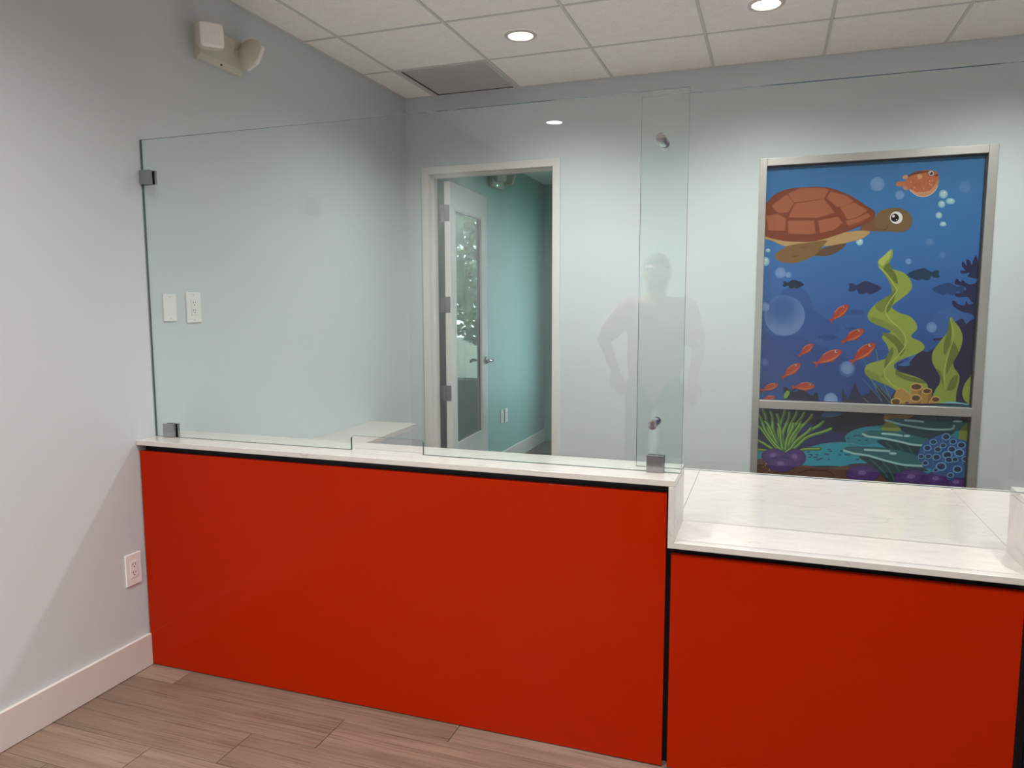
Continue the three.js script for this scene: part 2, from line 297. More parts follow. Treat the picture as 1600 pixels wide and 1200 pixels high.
  [[[265, 332], [335, 300], [468, 301], [490, 312], [466, 358], [300, 380], [282, 365]], [[300, 392], [466, 366], [524, 440], [430, 468], [266, 466]], [[482, 356], [506, 322], [590, 345], [634, 376], [575, 402], [540, 405]], [[562, 412], [640, 386], [712, 428], [660, 462], [602, 478]], [[168, 402], [252, 340], [290, 386], [262, 436], [202, 440]], [[138, 462], [200, 450], [246, 474], [240, 542], [150, 540]], [[262, 490], [406, 488], [414, 556], [380, 562], [266, 558]], [[436, 488], [545, 466], [570, 498], [524, 536], [446, 556]], [[592, 492], [658, 474], [712, 446], [730, 460], [690, 490], [610, 520]]].forEach((p) => { trace(p, false); c.fillStyle = pl; c.fill(); c.strokeStyle = pl; c.lineJoin = 'round'; c.lineWidth = 5; c.stroke(); });
  L([[118, 545], [200, 568], [300, 574], [420, 566], [540, 540], [640, 506], [725, 470]], '#7c3f2b', 4);
  [[165, 560, 172, 590], [290, 574, 288, 604], [408, 568, 412, 602], [522, 546, 532, 570], [645, 506, 656, 524]].forEach(([a, b, d, e]) => L([[a, b], [(a + d) / 2, (b + e) / 2], [d, e]], '#7c3f2b', 3));
  E(880, 470, 38, 37, '#f0f0ea', 0, '#3a3024', 2); E(872, 470, 23, 23, '#1c1512'); E(864, 461, 8, 8, '#f6f4f0'); E(881, 481, 4, 4, '#cfcac4');
  L([[800, 540], [822, 534], [832, 522], [830, 516]], '#4d3a25', 3); L([[808, 520], [820, 519], [832, 516]], '#4d3a25', 3);
  // puffer fish
  P([[940, 268], [915, 262], [900, 262], [880, 270], [882, 288], [905, 290], [940, 285]], '#cf7d57'); E(932, 237, 17, 12, '#dba071', -0.3); E(934, 300, 17, 11, '#d08a5e', 0.4);
  P([[930, 268], [955, 236], [985, 212], [1030, 199], [1085, 198], [1115, 212], [1125, 245], [1118, 285], [1095, 322], [1060, 344], [1025, 349], [985, 335], [955, 306]], '#c8724f');
  P([[985, 335], [955, 306], [1000, 320], [1050, 320], [1095, 290], [1120, 255], [1118, 285], [1095, 322], [1060, 344], [1025, 349]], '#d69a74'); L([[958, 312], [990, 338], [1025, 350], [1062, 344], [1098, 320], [1118, 288]], '#f0dcc6', 3);
  P([[945, 235], [990, 206], [1050, 202], [1090, 203], [1040, 212], [990, 222]], '#7d4632'); E(1015, 233, 15, 13, '#dfa775', 0.4);
  for (let i = 0; i < 24; i++) E(955 + rnd() * 150, 240 + rnd() * 85, 4, 4, i % 3 ? '#b25f3e' : '#e0a682');
  E(1080, 215, 17, 16, '#f2eee6', 0, '#59321f', 2); E(1080, 216, 10, 10, '#1d1210'); E(1076, 212, 3, 3, '#fff'); P([[1098, 226], [1112, 220], [1122, 226], [1110, 234]], '#7d4632');

  dy = 945.45;                                          // ---- lower tracing
  P([[880, 372], [905, 350], [960, 345], [990, 310], [1030, 288], [1060, 292], [1110, 262], [1180, 230], [1250, 160], [1360, 130], [1360, 620], [860, 620], [900, 460]], '#2d2e4c');
  P([[890, 370], [920, 352], [955, 340], [945, 310], [1000, 300], [960, 345], [950, 372]], '#4a73b0'); L([[1098, 222], [1140, 220]], '#2d2e4c', 14); L([[1250, 222], [1300, 218]], '#2d2e4c', 14);
  G([[565, 600], [570, 500], [602, 562], [645, 460], [662, 520], [684, 542], [722, 528], [735, 496], [768, 530], [770, 472], [860, 578], [860, 610]], '#30304e');
  G([[230, 600], [238, 540], [230, 488], [262, 500], [272, 515], [310, 520], [352, 458], [372, 530], [402, 545], [418, 520], [432, 535], [437, 600]], '#20233c'); P([[238, 560], [238, 535], [255, 514], [270, 522], [262, 548]], '#7fa24a'); L([[258, 560], [285, 515], [306, 500]], '#241a2a', 9);
  P([[85, 500], [130, 470], [180, 480], [205, 500], [140, 530], [85, 530]], 'rgba(60,50,120,0.5)');
  [[[690, 325], [740, 450], [800, 580]], [[765, 280], [790, 420], [850, 570]], [[690, 450], [760, 530], [800, 580]], [[725, 440], [790, 520], [840, 580]], [[760, 470], [820, 530], [860, 575]], [[690, 555], [720, 580], [740, 590]]].forEach((l, i) => L(l, i % 2 ? '#6f8f5a' : '#4f7f8a', 4));
  pale(505, 565, 38, 0.75); E(598, 388, 48, 46, 'rgba(110,140,190,0.5)'); pale(600, 384, 36, 0.5);
  // tall kelp
  const kelp = '#97ab49', kd = '#6b7c36', kl = '#b6c563';
  dy = 0;
  P([[853, 650], [858, 690], [838, 730], [830, 752], [856, 764], [922, 785], [960, 826], [970, 868], [945, 905], [900, 940], [862, 970], [856, 986], [900, 1015], [960, 1036], [994, 1075], [998, 1108], [966, 1150], [1020, 1180], [1042, 1215], [1005, 1245], [945, 1268], [885, 1295], [866, 1322], [902, 1352], [990, 1380], [1048, 1412], [1060, 1450], [1040, 1520], [900, 1470], [840, 1436], [760, 1402], [715, 1378], [698, 1346], [715, 1310], [780, 1288], [828, 1272], [838, 1236], [824, 1195], [798, 1150], [850, 1120], [800, 1096], [742, 1072], [716, 1040], [725, 1005], [760, 965], [812, 930], [855, 905], [852, 862], [822, 805], [782, 752], [776, 716], [806, 690]], kelp);
  P([[853, 650], [850, 690], [820, 722], [800, 745], [780, 722], [806, 690]], kl); P([[838, 730], [856, 764], [880, 800], [888, 850], [862, 830], [830, 790], [806, 760]], kd); P([[782, 752], [830, 790], [865, 840], [880, 880], [856, 905], [850, 862], [820, 805]], '#82953f');
  P([[862, 905], [870, 940], [830, 985], [800, 1010], [770, 1000], [760, 965], [812, 930]], '#7b8d3c'); P([[850, 905], [880, 890], [860, 960], [840, 1000], [818, 1020], [815, 990]], kd);
  P([[726, 1040], [790, 1052], [850, 1080], [900, 1100], [925, 1150], [920, 1200], [880, 1140], [800, 1096], [742, 1072]], '#84973f'); P([[800, 1130], [860, 1140], [905, 1180], [930, 1225], [900, 1260], [880, 1210], [840, 1170]], kd);
  P([[838, 1236], [858, 1210], [862, 1250], [830, 1310], [812, 1330], [815, 1290]], kd); P([[705, 1340], [760, 1360], [805, 1390], [812, 1350], [790, 1400], [860, 1440], [760, 1402], [715, 1378]], '#84973f'); P([[880, 1340], [930, 1370], [1030, 1400], [1045, 1420], [940, 1400], [880, 1370]], kd);
  L([[853, 655], [842, 715], [812, 745]], '#7c8f3d', 3); L([[782, 752], [830, 800], [870, 860], [882, 890], [840, 950], [818, 1005], [850, 1060], [905, 1110], [935, 1165], [925, 1215], [875, 1275], [820, 1330], [815, 1375], [850, 1420], [905, 1455]], kl, 6);
  dy = 945.45;
  P([[1188, 94], [1215, 120], [1245, 160], [1260, 212], [1245, 280], [1208, 346], [1212, 385], [1238, 420], [1240, 460], [1225, 520], [1205, 600], [1080, 600], [1098, 520], [1128, 470], [1128, 430], [1105, 390], [1085, 345], [1090, 290], [1130, 232], [1172, 176]], '#8fa546');
  P([[1188, 94], [1196, 150], [1190, 230], [1160, 310], [1150, 260], [1172, 176]], kd); P([[1196, 230], [1235, 290], [1210, 345], [1190, 380], [1165, 420], [1170, 350]], kd); P([[1105, 390], [1128, 430], [1150, 490], [1145, 440], [1128, 400]], kd); P([[1200, 440], [1232, 430], [1215, 500], [1170, 510]], kd);
  L([[1188, 100], [1206, 200], [1180, 300], [1158, 380], [1155, 450], [1160, 495]], kl, 4);
  P([[1330, 420], [1290, 450], [1266, 490], [1258, 540], [1280, 580], [1330, 600]], '#93a648');
  // tube sponge
  const tube = (x, y, rx, ry, bxx, by, w) => { G([[x - rx, y], [x + rx, y], [bxx + w, by], [bxx - w, by]], '#ad8746'); L([[x - rx, y], [bxx - w, by]].concat([[bxx - w, by]]), '#c9a864', 3); G([[x + rx * 0.2, y], [x + rx, y], [bxx + w, by], [bxx + w * 0.3, by]], '#946f38'); E(x, y, rx, ry, '#d0ad68'); E(x, y + 1, rx * 0.78, ry * 0.68, '#5d4520'); };
  G([[865, 545], [880, 510], [912, 500], [965, 545], [950, 600], [870, 600]], '#b48c4a'); L([[880, 510], [912, 500]].concat([[965, 545]]), '#d0ad68', 4);
  tube(995, 492, 37, 23, 996, 600, 30); tube(1056, 516, 29, 18, 1050, 600, 26); tube(1105, 564, 27, 19, 1080, 610, 24); tube(878, 576, 30, 22, 890, 620, 28); tube(992, 556, 31, 23, 985, 620, 28); E(940, 582, 18, 10, '#c09a55'); E(940, 583, 12, 6, '#5d4520');
  P([[1120, 590], [1200, 578], [1290, 590], [1290, 606], [1160, 606]], '#5fa0ac'); L([[1130, 590], [1200, 582], [1280, 592]], '#a9d5da', 3);
  // red fish
  const red = (x, y, l, deg) => { const a = deg * Math.PI / 180, s = l / 100, k = (u, v) => [x + s * (u * Math.cos(a) - v * Math.sin(a)), y + s * (u * Math.sin(a) + v * Math.cos(a))];
    P([k(52, 1), k(44, -9), k(22, -17), k(-4, -17), k(-26, -8), k(-36, -3), k(-50, -10), k(-46, 2), k(-52, 10), k(-36, 5), k(-22, 9), k(4, 16), k(28, 14), k(46, 8)], '#b8452c', '#8c2f20', 2);
    P([k(44, 6), k(20, 8), k(-10, 6), k(-30, 2), k(-8, 12), k(22, 14)], '#d1733f'); L([k(40, -10), k(16, -17), k(-8, -16)], '#e2937a', 3); L([k(14, -6), k(-12, -4), k(-30, -1)], '#8c2f20', 2); P([k(4, 16), k(10, 23), k(18, 15)], '#9e3824');
    E(...k(34, -6), 5.5 * s * 0.9, 5.5 * s * 0.9, '#f1e6da', 0, '#5a1d14', 2); E(...k(35, -6), 2.6 * s, 2.6 * s, '#2a1010'); };
  red(551, 72, 140, -42); red(630, 203, 145, -30); red(688, 300, 175, -38); red(487, 326, 172, -27); red(361, 283, 108, -40); red(276, 402, 132, -38); red(153, 496, 104, -20); red(346, 491, 130, -4); red(150, 556, 70, -6);

  // ---- lower light
  c.fillStyle = '#1f2248'; { const y0 = q(700, 612)[1]; c.fillRect(0, y0 - 30, CW, CH); }
  P([[60, 600], [120, 600], [180, 640], [140, 760], [60, 800]], '#1b2a4c');
  P([[430, 590], [470, 620], [455, 665], [520, 665], [575, 660], [560, 625], [640, 590]], '#2f4f96'); P([[455, 660], [475, 630], [500, 612], [545, 618], [575, 660]], '#3a62ac');
  P([[560, 580], [800, 590], [1300, 600], [1300, 730], [900, 720], [700, 720], [580, 760], [480, 720], [470, 680], [560, 660]], '#2a2438'); P([[470, 690], [560, 655], [610, 660], [612, 690], [580, 725], [520, 745]], '#1a1830');
  P([[300, 800], [380, 740], [440, 720], [520, 745], [582, 775], [580, 800], [520, 812], [430, 822], [360, 850]], '#242a62'); P([[330, 690], [420, 720], [470, 690], [430, 740], [340, 760]], '#23306a');
  P([[60, 860], [320, 850], [440, 822], [600, 805], [600, 760], [700, 722], [900, 708], [1100, 720], [1310, 730], [1310, 1010], [900, 1000], [600, 950], [350, 945], [60, 960]], '#289bb4'); P([[600, 760], [700, 722], [900, 708], [1100, 720], [1310, 730], [1310, 780], [900, 800], [640, 830], [590, 800]], '#2a8698'); L([[440, 822], [560, 810], [690, 830]], '#4aa5b2', 4);
  for (let i = 0; i < 26; i++) E(370 + rnd() * 290, 842 + rnd() * 70, 7 + rnd() * 4, 4, '#155268'); for (let i = 0; i < 10; i++) E(600 + rnd() * 160, 770 + rnd() * 30, 7, 4, '#174b58');
  P([[60, 930], [110, 905], [200, 920], [350, 940], [480, 955], [620, 940], [760, 928], [860, 960], [900, 1080], [60, 1080]], '#614033'); L([[320, 985], [380, 968], [440, 972]], '#2c1c18', 5); L([[440, 970], [490, 976], [525, 1000]], '#2c1c18', 5); P([[600, 940], [700, 930], [800, 960], [790, 985], [680, 975]], '#4a3158');
  for (let i = 0; i < 12; i++) E(85 + rnd() * 80, 925 + rnd() * 45, 3, 3, '#b79a86');
  const blob = (x, y, rx, ry) => { E(x, y, rx, ry, '#4d2f78', 0, '#35205a', 3); E(x - rx * 0.05, y - ry * 0.1, rx * 0.55, ry * 0.5, '#5a3a86'); E(x - rx * 0.05, y - ry * 0.15, rx * 0.25, ry * 0.28, '#8466a8'); };
  // anemone
  const tips = [[112, 618, 150, 740], [160, 636, 175, 740], [196, 650, 215, 760], [240, 618, 205, 740], [268, 640, 230, 760], [312, 622, 270, 720], [352, 640, 280, 740], [398, 652, 320, 740], [462, 692, 360, 760], [506, 732, 370, 780], [442, 846, 350, 850], [84, 712, 150, 790], [78, 795, 160, 840], [88, 852, 150, 858], [130, 690, 180, 780], [332, 692, 280, 780], [290, 700, 255, 790], [205, 705, 220, 800], [390, 730, 310, 800], [84, 640, 130, 740]];
  for (const [tx, ty, mx, my] of tips) { const l = [[238, 872], [(mx + 238) / 2, (my + 872) / 2 + 10], [mx, my], [tx + (mx - tx) * 0.3 + 6, ty + (my - ty) * 0.3], [tx, ty]]; L(l, '#1f4a24', 21); L(l, '#5c8f38', 15); L(l.map(([a, b]) => [a - 3, b - 2]), '#a3c260', 5); }
  blob(178, 888, 70, 42); blob(300, 898, 62, 50); blob(222, 936, 82, 42);
  blob(688, 990, 95, 45);
  // table corals
  P([[900, 722], [960, 770], [1010, 785], [1120, 800], [1215, 745], [1100, 720]], '#163c44'); P([[1000, 630], [1060, 700], [1200, 700], [1285, 640], [1285, 600], [1000, 600]], '#2a5a62'); L([[1040, 680], [1020, 640]].concat([[1010, 620]]), '#1b4248', 9); L([[1120, 690], [1110, 640]].concat([[1100, 620]]), '#1b4248', 9); L([[1200, 680], [1210, 640]].concat([[1215, 620]]), '#1b4248', 9);
  P([[815, 640], [840, 620], [900, 620], [985, 640], [960, 668], [850, 690], [810, 690]], '#a67f42'); P([[795, 735], [815, 700], [850, 690], [900, 725], [900, 745], [830, 745]], '#83923c');
  const plate2 = (pts, rim, hi) => { P(pts, '#2c6c72', '#1b4d54', 3); L(rim, '#a3d2d2', 12); L(hi, '#a9d3d3', 12); };
  plate2([[822, 682], [870, 672], [1000, 680], [1150, 692], [1300, 700], [1300, 735], [1200, 742], [1080, 730], [960, 712], [870, 700]], [[822, 684], [900, 706], [1000, 724], [1100, 736], [1195, 734], [1210, 715]], [[930, 684], [1000, 688], [1032, 693]]);
  E(1230, 690, 28, 6, '#a9d3d3');
  P([[770, 800], [850, 860], [900, 888], [1010, 895], [1040, 870], [1060, 820], [900, 800]], '#153c45'); [[820, 812, 880, 872], [880, 815, 930, 885], [940, 825, 975, 890]].forEach(([a, b, d, e]) => L([[a, b], [(a + d) / 2 + 6, (b + e) / 2], [d, e]], '#2d6168', 8));
  plate2([[690, 762], [735, 745], [900, 752], [1040, 785], [1150, 800], [1150, 830], [1040, 832], [950, 815], [800, 788], [720, 776]], [[690, 762], [720, 776], [800, 786], [900, 806], [980, 824], [1060, 828]], [[800, 760], [860, 764], [910, 772]]);
  E(940, 773, 20, 7, '#a9d3d3');
  P([[670, 888], [740, 945], [800, 1005], [860, 1060], [930, 1060], [960, 985], [1060, 970], [900, 920]], '#153c45'); [[730, 905, 830, 1010], [800, 920, 870, 1030], [870, 935, 910, 1020], [930, 950, 950, 985]].forEach(([a, b, d, e]) => L([[a, b], [(a + d) / 2 + 8, (b + e) / 2], [d, e]], '#2d6168', 9));
  plate2([[580, 855], [610, 836], [760, 838], [900, 856], [1010, 890], [1080, 930], [1060, 958], [960, 950], [860, 930], [720, 893], [620, 875]], [[580, 856], [640, 874], [720, 886], [820, 915], [920, 938], [1020, 944], [1070, 940]], [[700, 852], [770, 856], [840, 860]]);
  E(860, 873, 22, 7, '#a9d3d3');
  P([[1310, 700], [1262, 720], [1238, 755], [1246, 800], [1310, 830]], '#7d8f38');
  blob(968, 1012, 98, 46); blob(1110, 1022, 84, 42); blob(1225, 1042, 76, 40);
  // blue tube coral
  P([[1000, 890], [1040, 810], [1100, 780], [1160, 762], [1230, 790], [1290, 820], [1290, 990], [1190, 1010], [1100, 975], [1030, 935]], '#2f5d9b');
  [[1165, 778, 26], [1092, 808, 22], [1148, 828, 20], [1205, 806, 22], [1058, 842, 24], [1118, 850, 22], [1198, 850, 25], [1252, 826, 26], [1022, 890, 18], [1062, 890, 20], [1110, 895, 25], [1172, 882, 30], [1240, 870, 30], [1180, 910, 24], [1216, 908, 20], [1136, 948, 32], [1230, 964, 28], [1190, 998, 20], [1106, 968, 16], [1046, 928, 20], [1275, 905, 22]].forEach(([x, y, r]) => { E(x + 3, y + r * 0.7, r, r * 0.9, '#2a5593'); E(x, y, r, r * 0.78, '#74a8d6'); E(x, y, r * 0.72, r * 0.54, '#173459'); L([[x - r * 0.9, y + r * 0.4], [x - r * 0.8, y + r]].concat([[x - r * 0.7, y + r * 1.3]]), '#5b90c4', 3); });
}
const muralMap = new THREE.CanvasTexture(cv); muralMap.colorSpace = THREE.SRGBColorSpace; muralMap.anisotropy = 8;
const mural = thing('window_mural', 'printed undersea window film with a sea turtle, green kelp and red fish', 'mural', [0, 0, BACK - 0.038]);
{
  const film = std(C(0.72, 0.70, 0.70), 0.25, { map: muralMap, specularIntensity: 0.35 });
  const sheet = (name, x0, x1, y0, y1, label) => {
    const g = bx(x0, x1, y0, y1, 0, 0.004), p = g.attributes.position, uv = g.attributes.uv;
    for (let i = 0; i < p.count; i++) uv.setXY(i, (p.getX(i) - 2.355) / (CW / 1000), 1 - (2.325 - p.getY(i)) / (CH / 1000));
    mesh(name, g, film, mural, label);
  };
  sheet('upper_sheet', 2.371, 3.516, 0.918, 2.324, 'upper print with turtle, puffer fish, kelp and red fish');
  sheet('lower_sheet', 2.371, 3.516, 0.32, 0.876, 'lower print with anemone, table coral and blue tube coral');
}

// ---------------------------------------------------------------- reception desk
function deskUnit(label, x0, x1, p0, p1, panelTop, backTop) {
  const o = thing('desk_unit', label, 'reception desk');
  mesh('front_panel', bx(p0, p1, 0.004, panelTop, -0.018, 0, 0.0012), M.orange, o, 'glossy orange front panel');
  mesh('backing', bx(x0, x1, 0.001, backTop, -0.21, -0.036), M.black, o, 'black recessed backing behind the panel');
  mesh('panel_cleat', bx(p0 + 0.15, p1 - 0.15, 0.2, 0.26, -0.0365, -0.0175), M.black, o);
}
deskUnit('tall reception desk unit with a wide glossy orange front, standing against the wall', 0.004, 2.1445, 0.006, 2.139, 0.917, SLAB_TOP - SLAB - 0.0003);
deskUnit('lower reception desk unit with a glossy orange front, under the low ledge', 2.1460, 3.1455, 2.156, 3.113, 0.722, LEDGE_TOP - SLAB - 0.0003);
deskUnit('reception desk unit mostly outside the view, beyond the low ledge', 3.1475, 5.3, 3.1475, 5.3, 0.917, SLAB_TOP - SLAB - 0.0003);
const quartz = (n, o, ...a) => mesh(n, bx(...a, 0.0018), M.quartz, o);
quartz('slab', thing('raised_counter', 'white quartz counter carrying the wide glass screen, over the tall orange desk', 'counter'), 0.001, WELL_L, SLAB_TOP - SLAB, SLAB_TOP, SLAB_B, SLAB_F);
const low = thing('low_counter', 'white quartz low ledge with upright sides, between the two raised counters', 'counter');
quartz('waterfall_side', low, WELL_L - SLAB, WELL_L, LEDGE_TOP - SLAB, SLAB_TOP - SLAB - 0.0002, SLAB_B, SLAB_F);
quartz('ledge_slab', low, WELL_L - 0.001, WELL_R + 0.001, LEDGE_TOP - SLAB, LEDGE_TOP, SLAB_B, SLAB_F);
quartz('waterfall_side', low, WELL_R, WELL_R + SLAB, LEDGE_TOP - SLAB, SLAB_TOP - SLAB - 0.0002, SLAB_B, SLAB_F);
quartz('slab', thing('raised_counter', 'white quartz counter at the far right edge of the view', 'counter'), WELL_R, 5.3, SLAB_TOP - SLAB, SLAB_TOP, SLAB_B, SLAB_F);
const work = thing('worktop', 'white worktop behind the desk with a narrow return along the wall', 'worktop');
{
  mesh('work_slab', bx(0.002, 2.1445, 0.724, 0.754, -1.125, -0.243, 0.0012), M.quartz, work);
  mesh('work_slab', bx(2.1455, 3.1475, 0.724, 0.754, -1.125, -0.243, 0.0012), M.quartz, work);
  mesh('work_slab', bx(3.1485, 5.3, 0.724, 0.754, -1.125, -0.243, 0.0012), M.quartz, work);
  const s = new THREE.Shape([[0.002, 1.126], [0.352, 1.126], [0.345, 1.25], [0.313, 1.878], [0.002, 1.878]].map((p) => new THREE.Vector2(p[0], -p[1])));
  const g = flat(new THREE.ExtrudeGeometry(s, { depth: 0.028, bevelEnabled: true, bevelSize: 0.001, bevelThickness: 0.001, bevelSegments: 1 })); g.rotateX(-Math.PI / 2).scale(1, 1, 1).translate(0, 0.725, 0);
  // the shape lies in x and -z: after the turn its y became -z, so mirror it back
  const p = g.attributes.position; let zmin = 1e9; for (let i = 0; i < p.count; i++) zmin = Math.min(zmin, p.getZ(i));
  if (zmin > 0) { g.scale(1, 1, -1); const a = p.array; for (let i = 0; i < p.count; i += 3) for (let c = 0; c < 3; c++) { const t = a[3 * (i + 1) + c]; a[3 * (i + 1) + c] = a[3 * (i + 2) + c]; a[3 * (i + 2) + c] = t; } g.computeVertexNormals(); }
  mesh('return_slab', boxUV(g), M.quartz, work);
  for (const x of [0.04, 1.2, 2.13, 3.165, 4.3]) mesh('gable', bx(x - 0.009, x + 0.009, 0.001, 0.724, -1.05, -0.245), M.white, work);
  mesh('bracket', [bx(0.001, 0.02, 0.60, 0.722, -1.70, -1.67), bx(0.001, 0.28, 0.702, 0.722, -1.70, -1.67)], M.white, work);
}

// ---------------------------------------------------------------- glass screens
const GT = 0.010, GTOP = 2.172, ZG = -0.092, ZG2 = -0.158;
function glassPane(pts, z, label) {
  const o = thing('glass_screen', label, 'glass screen', [0, 0, z]);
  const s = new THREE.Shape(pts.map((p) => new THREE.Vector2(...p)));
  const g = new THREE.ExtrudeGeometry(s, { depth: GT, bevelEnabled: false }); g.translate(0, 0, -GT);
  const cut = (start, count) => { const n = new THREE.BufferGeometry(); for (const k of ['position', 'normal', 'uv']) { const a = g.attributes[k], w = a.itemSize; n.setAttribute(k, new THREE.BufferAttribute(a.array.slice(start * w, (start + count) * w), w)); } return n; };
  const [caps, sides] = g.groups;
  mesh('pane', cut(caps.start, caps.count), M.glass, o, 'clear pane with a faint green tint');
  mesh('polished_edge', cut(sides.start, sides.count), M.edge, o, 'dark green polished glass edge');
  return o;
}
const gb = SLAB_TOP + 0.001, NL = 0.944, NR = 1.245, NT = 1.017, cr = 0.008;
glassPane([[0.003, gb], [NL, gb], [NL, NT - cr], [NL + cr, NT], [NR - cr, NT], [NR, NT - cr], [NR, gb], [2.171, gb], [2.171, GTOP], [0.003, GTOP]], ZG, 'wide glass screen on the raised counter with a slot cut in its lower edge');
glassPane([[2.013, gb], [3.29, gb], [3.29, GTOP], [2.013, GTOP]], ZG2, 'glass screen over the low ledge, overlapping the wide screen behind its standoffs');
glassPane([[3.122, gb], [5.3, gb], [5.3, GTOP], [3.122, GTOP]], ZG, 'glass screen at the far right edge of the view, beyond the low ledge');

function clamp(label, x, y, z, wall) {
  const o = thing('glass_clamp', label, 'glass clamp', [x, y, z]);
  const w = 0.056, h = 0.056, f = 0.012;
  const zc = -GT / 2;
  mesh('front_plate', bx(0, w, 0, h, zc + GT / 2 + 0.001, zc + GT / 2 + 0.001 + f, 0.0012), M.nickel, o);
  mesh('back_plate', bx(0, w, 0, h, zc - GT / 2 - 0.001 - f, zc - GT / 2 - 0.001, 0.0012), M.nickel, o);
  if (wall) mesh('bridge', bx(-0.002, 0.0025, 0.004, h - 0.004, zc - GT / 2 - 0.002, zc + GT / 2 + 0.002), M.nickel, o);
  else mesh('bridge', bx(0.004, w - 0.004, -0.0005, 0.0012, zc - GT / 2 - 0.002, zc + GT / 2 + 0.002), M.nickel, o);
  mesh('gasket', [bx(0.006, w - 0.001, 0.006, h - 0.002, zc + GT / 2, zc + GT / 2 + 0.0012), bx(0.006, w - 0.001, 0.006, h - 0.002, zc - GT / 2 - 0.0012, zc - GT / 2)], M.dark, o);
  return o;
}
clamp('square metal clamp holding the glass at the wall, near its top corner', 0.003, 1.994, ZG, true);
clamp('square metal clamp on the counter next to the wall', 0.054, SLAB_TOP + 0.0006, ZG);
clamp('square metal clamp on the counter beside the low ledge', 2.060, SLAB_TOP + 0.0006, ZG);
function standoff(label, x, y) {
  const o = thing('glass_standoff', label, 'standoff', [x, y, 0]);
  const d = (r, z0, z1, ch = 0.0012) => lathe([[0, z0], [r - ch, z0], [r, z0 + ch], [r, z1 - ch], [r - ch, z1], [0, z1]], 36).rotateX(Math.PI / 2);
  mesh('front_cap', d(0.0155, ZG + 0.0005, ZG + 0.011), M.chrome, o);
  mesh('barrel', d(0.0145, ZG2 + 0.0005, ZG - GT - 0.0005), M.chrome, o);
  mesh('rear_cap', d(0.0155, ZG2 - GT - 0.010, ZG2 - GT - 0.0005), M.chrome, o);
}
standoff('upper round metal standoff joining the two overlapping glass screens', 2.087, 2.024);
standoff('lower round metal standoff joining the two overlapping glass screens', 2.077, 1.118);

// ---------------------------------------------------------------- ceiling fittings
function downlight(label, x, z, power, group) {
  const o = thing('recessed_downlight', label, 'ceiling light', [x, H, z], group);
  mesh('trim_ring', lathe([[0.064, 0.0015], [0.064, -0.003], [0.068, -0.007], [0.084, -0.005], [0.087, 0.0015]], 48), M.trim, o);
  mesh('diffuser', lathe([[0, -0.003], [0.0645, -0.0022], [0.0645, 0.0015], [0, 0.0015]], 48), M.lamp, o);
  const s = new THREE.SpotLight(C(1, 0.982, 0.962), power, 0, 1.33, 1, 2);
  s.position.set(0, -0.012, 0); s.target.position.set(0, -1, 0); s.castShadow = true; s.shadow.radius = 3; s.shadow.mapSize.set(1024, 1024);
  s.name = 'downlight_source';
  o.add(s); o.add(s.target);
  return o;
}
downlight('round lit downlight over the staff side, between the door and the overlapping screens', X0 + 1.5 * T, -1.535, LAMP);
downlight('round lit downlight at the top edge of the view, cut by the frame', X0 + 3.5 * T, -1.535, LAMP);
downlight('round lit downlight outside the view, third in the row over the staff side', X0 + 5.5 * T, -1.535, LAMP);
downlight('round lit downlight seen only as a white oval mirrored in the glass', 0.79, 3.19, FRONT_NEAR);
downlight('round lit downlight outside the view, over the visitors, nearest the side wall', X0 + 1.5 * T, 0.9, FRONT_ROW);
downlight('round lit downlight outside the view, over the visitors, before the overlapping screens', X0 + 3.5 * T, 0.9, FRONT_ROW);
downlight('round lit downlight outside the view, over the visitors, beyond the low ledge', X0 + 5.5 * T, 0.9, FRONT_ROW);

const vent = thing('air_vent', 'grey return air vent grille in the ceiling grid above the door', 'air vent', [0, H, 0]);
{
  const a = X0 + 0.0075, b = X0 + T - 0.0075, c = BACK + 0.016, d = Z0 - 0.0065;
  mesh('frame', [bx(a, a + 0.030, -0.006, 0.004, c, d, 0.002), bx(b - 0.022, b, -0.006, 0.004, c, d, 0.002), bx(a + 0.028, b - 0.020, -0.006, 0.004, c, c + 0.026, 0.002), bx(a + 0.028, b - 0.020, -0.006, 0.004, d - 0.008, d, 0.002)], M.ventGrey, vent);
  mesh('frame_lip', [bx(a + 0.034, a + 0.040, -0.0075, 0.002, c + 0.026, d - 0.01), bx(a + 0.034, b - 0.022, -0.0075, 0.002, c + 0.026, c + 0.031)], M.ventDark, vent);
  mesh('plenum', bx(a, b, 0.016, 0.019, c, d), M.dark, vent);
  const m = (a + 0.04 + b - 0.022) / 2;
  for (const [p, q] of [[a + 0.043, m - 0.004], [m + 0.004, b - 0.024]]) {
    const parts = [];
    for (let z = c + 0.032; z < d - 0.012; z += 0.0105) parts.push(bx(p, q, -0.003, 0.010, z, z + 0.0055));
    mesh('grille', parts, M.ventGrey, vent);
  }
  mesh('centre_bar', bx(m - 0.003, m + 0.003, -0.0045, 0.012, c + 0.026, d - 0.008), M.ventGrey, vent);
}

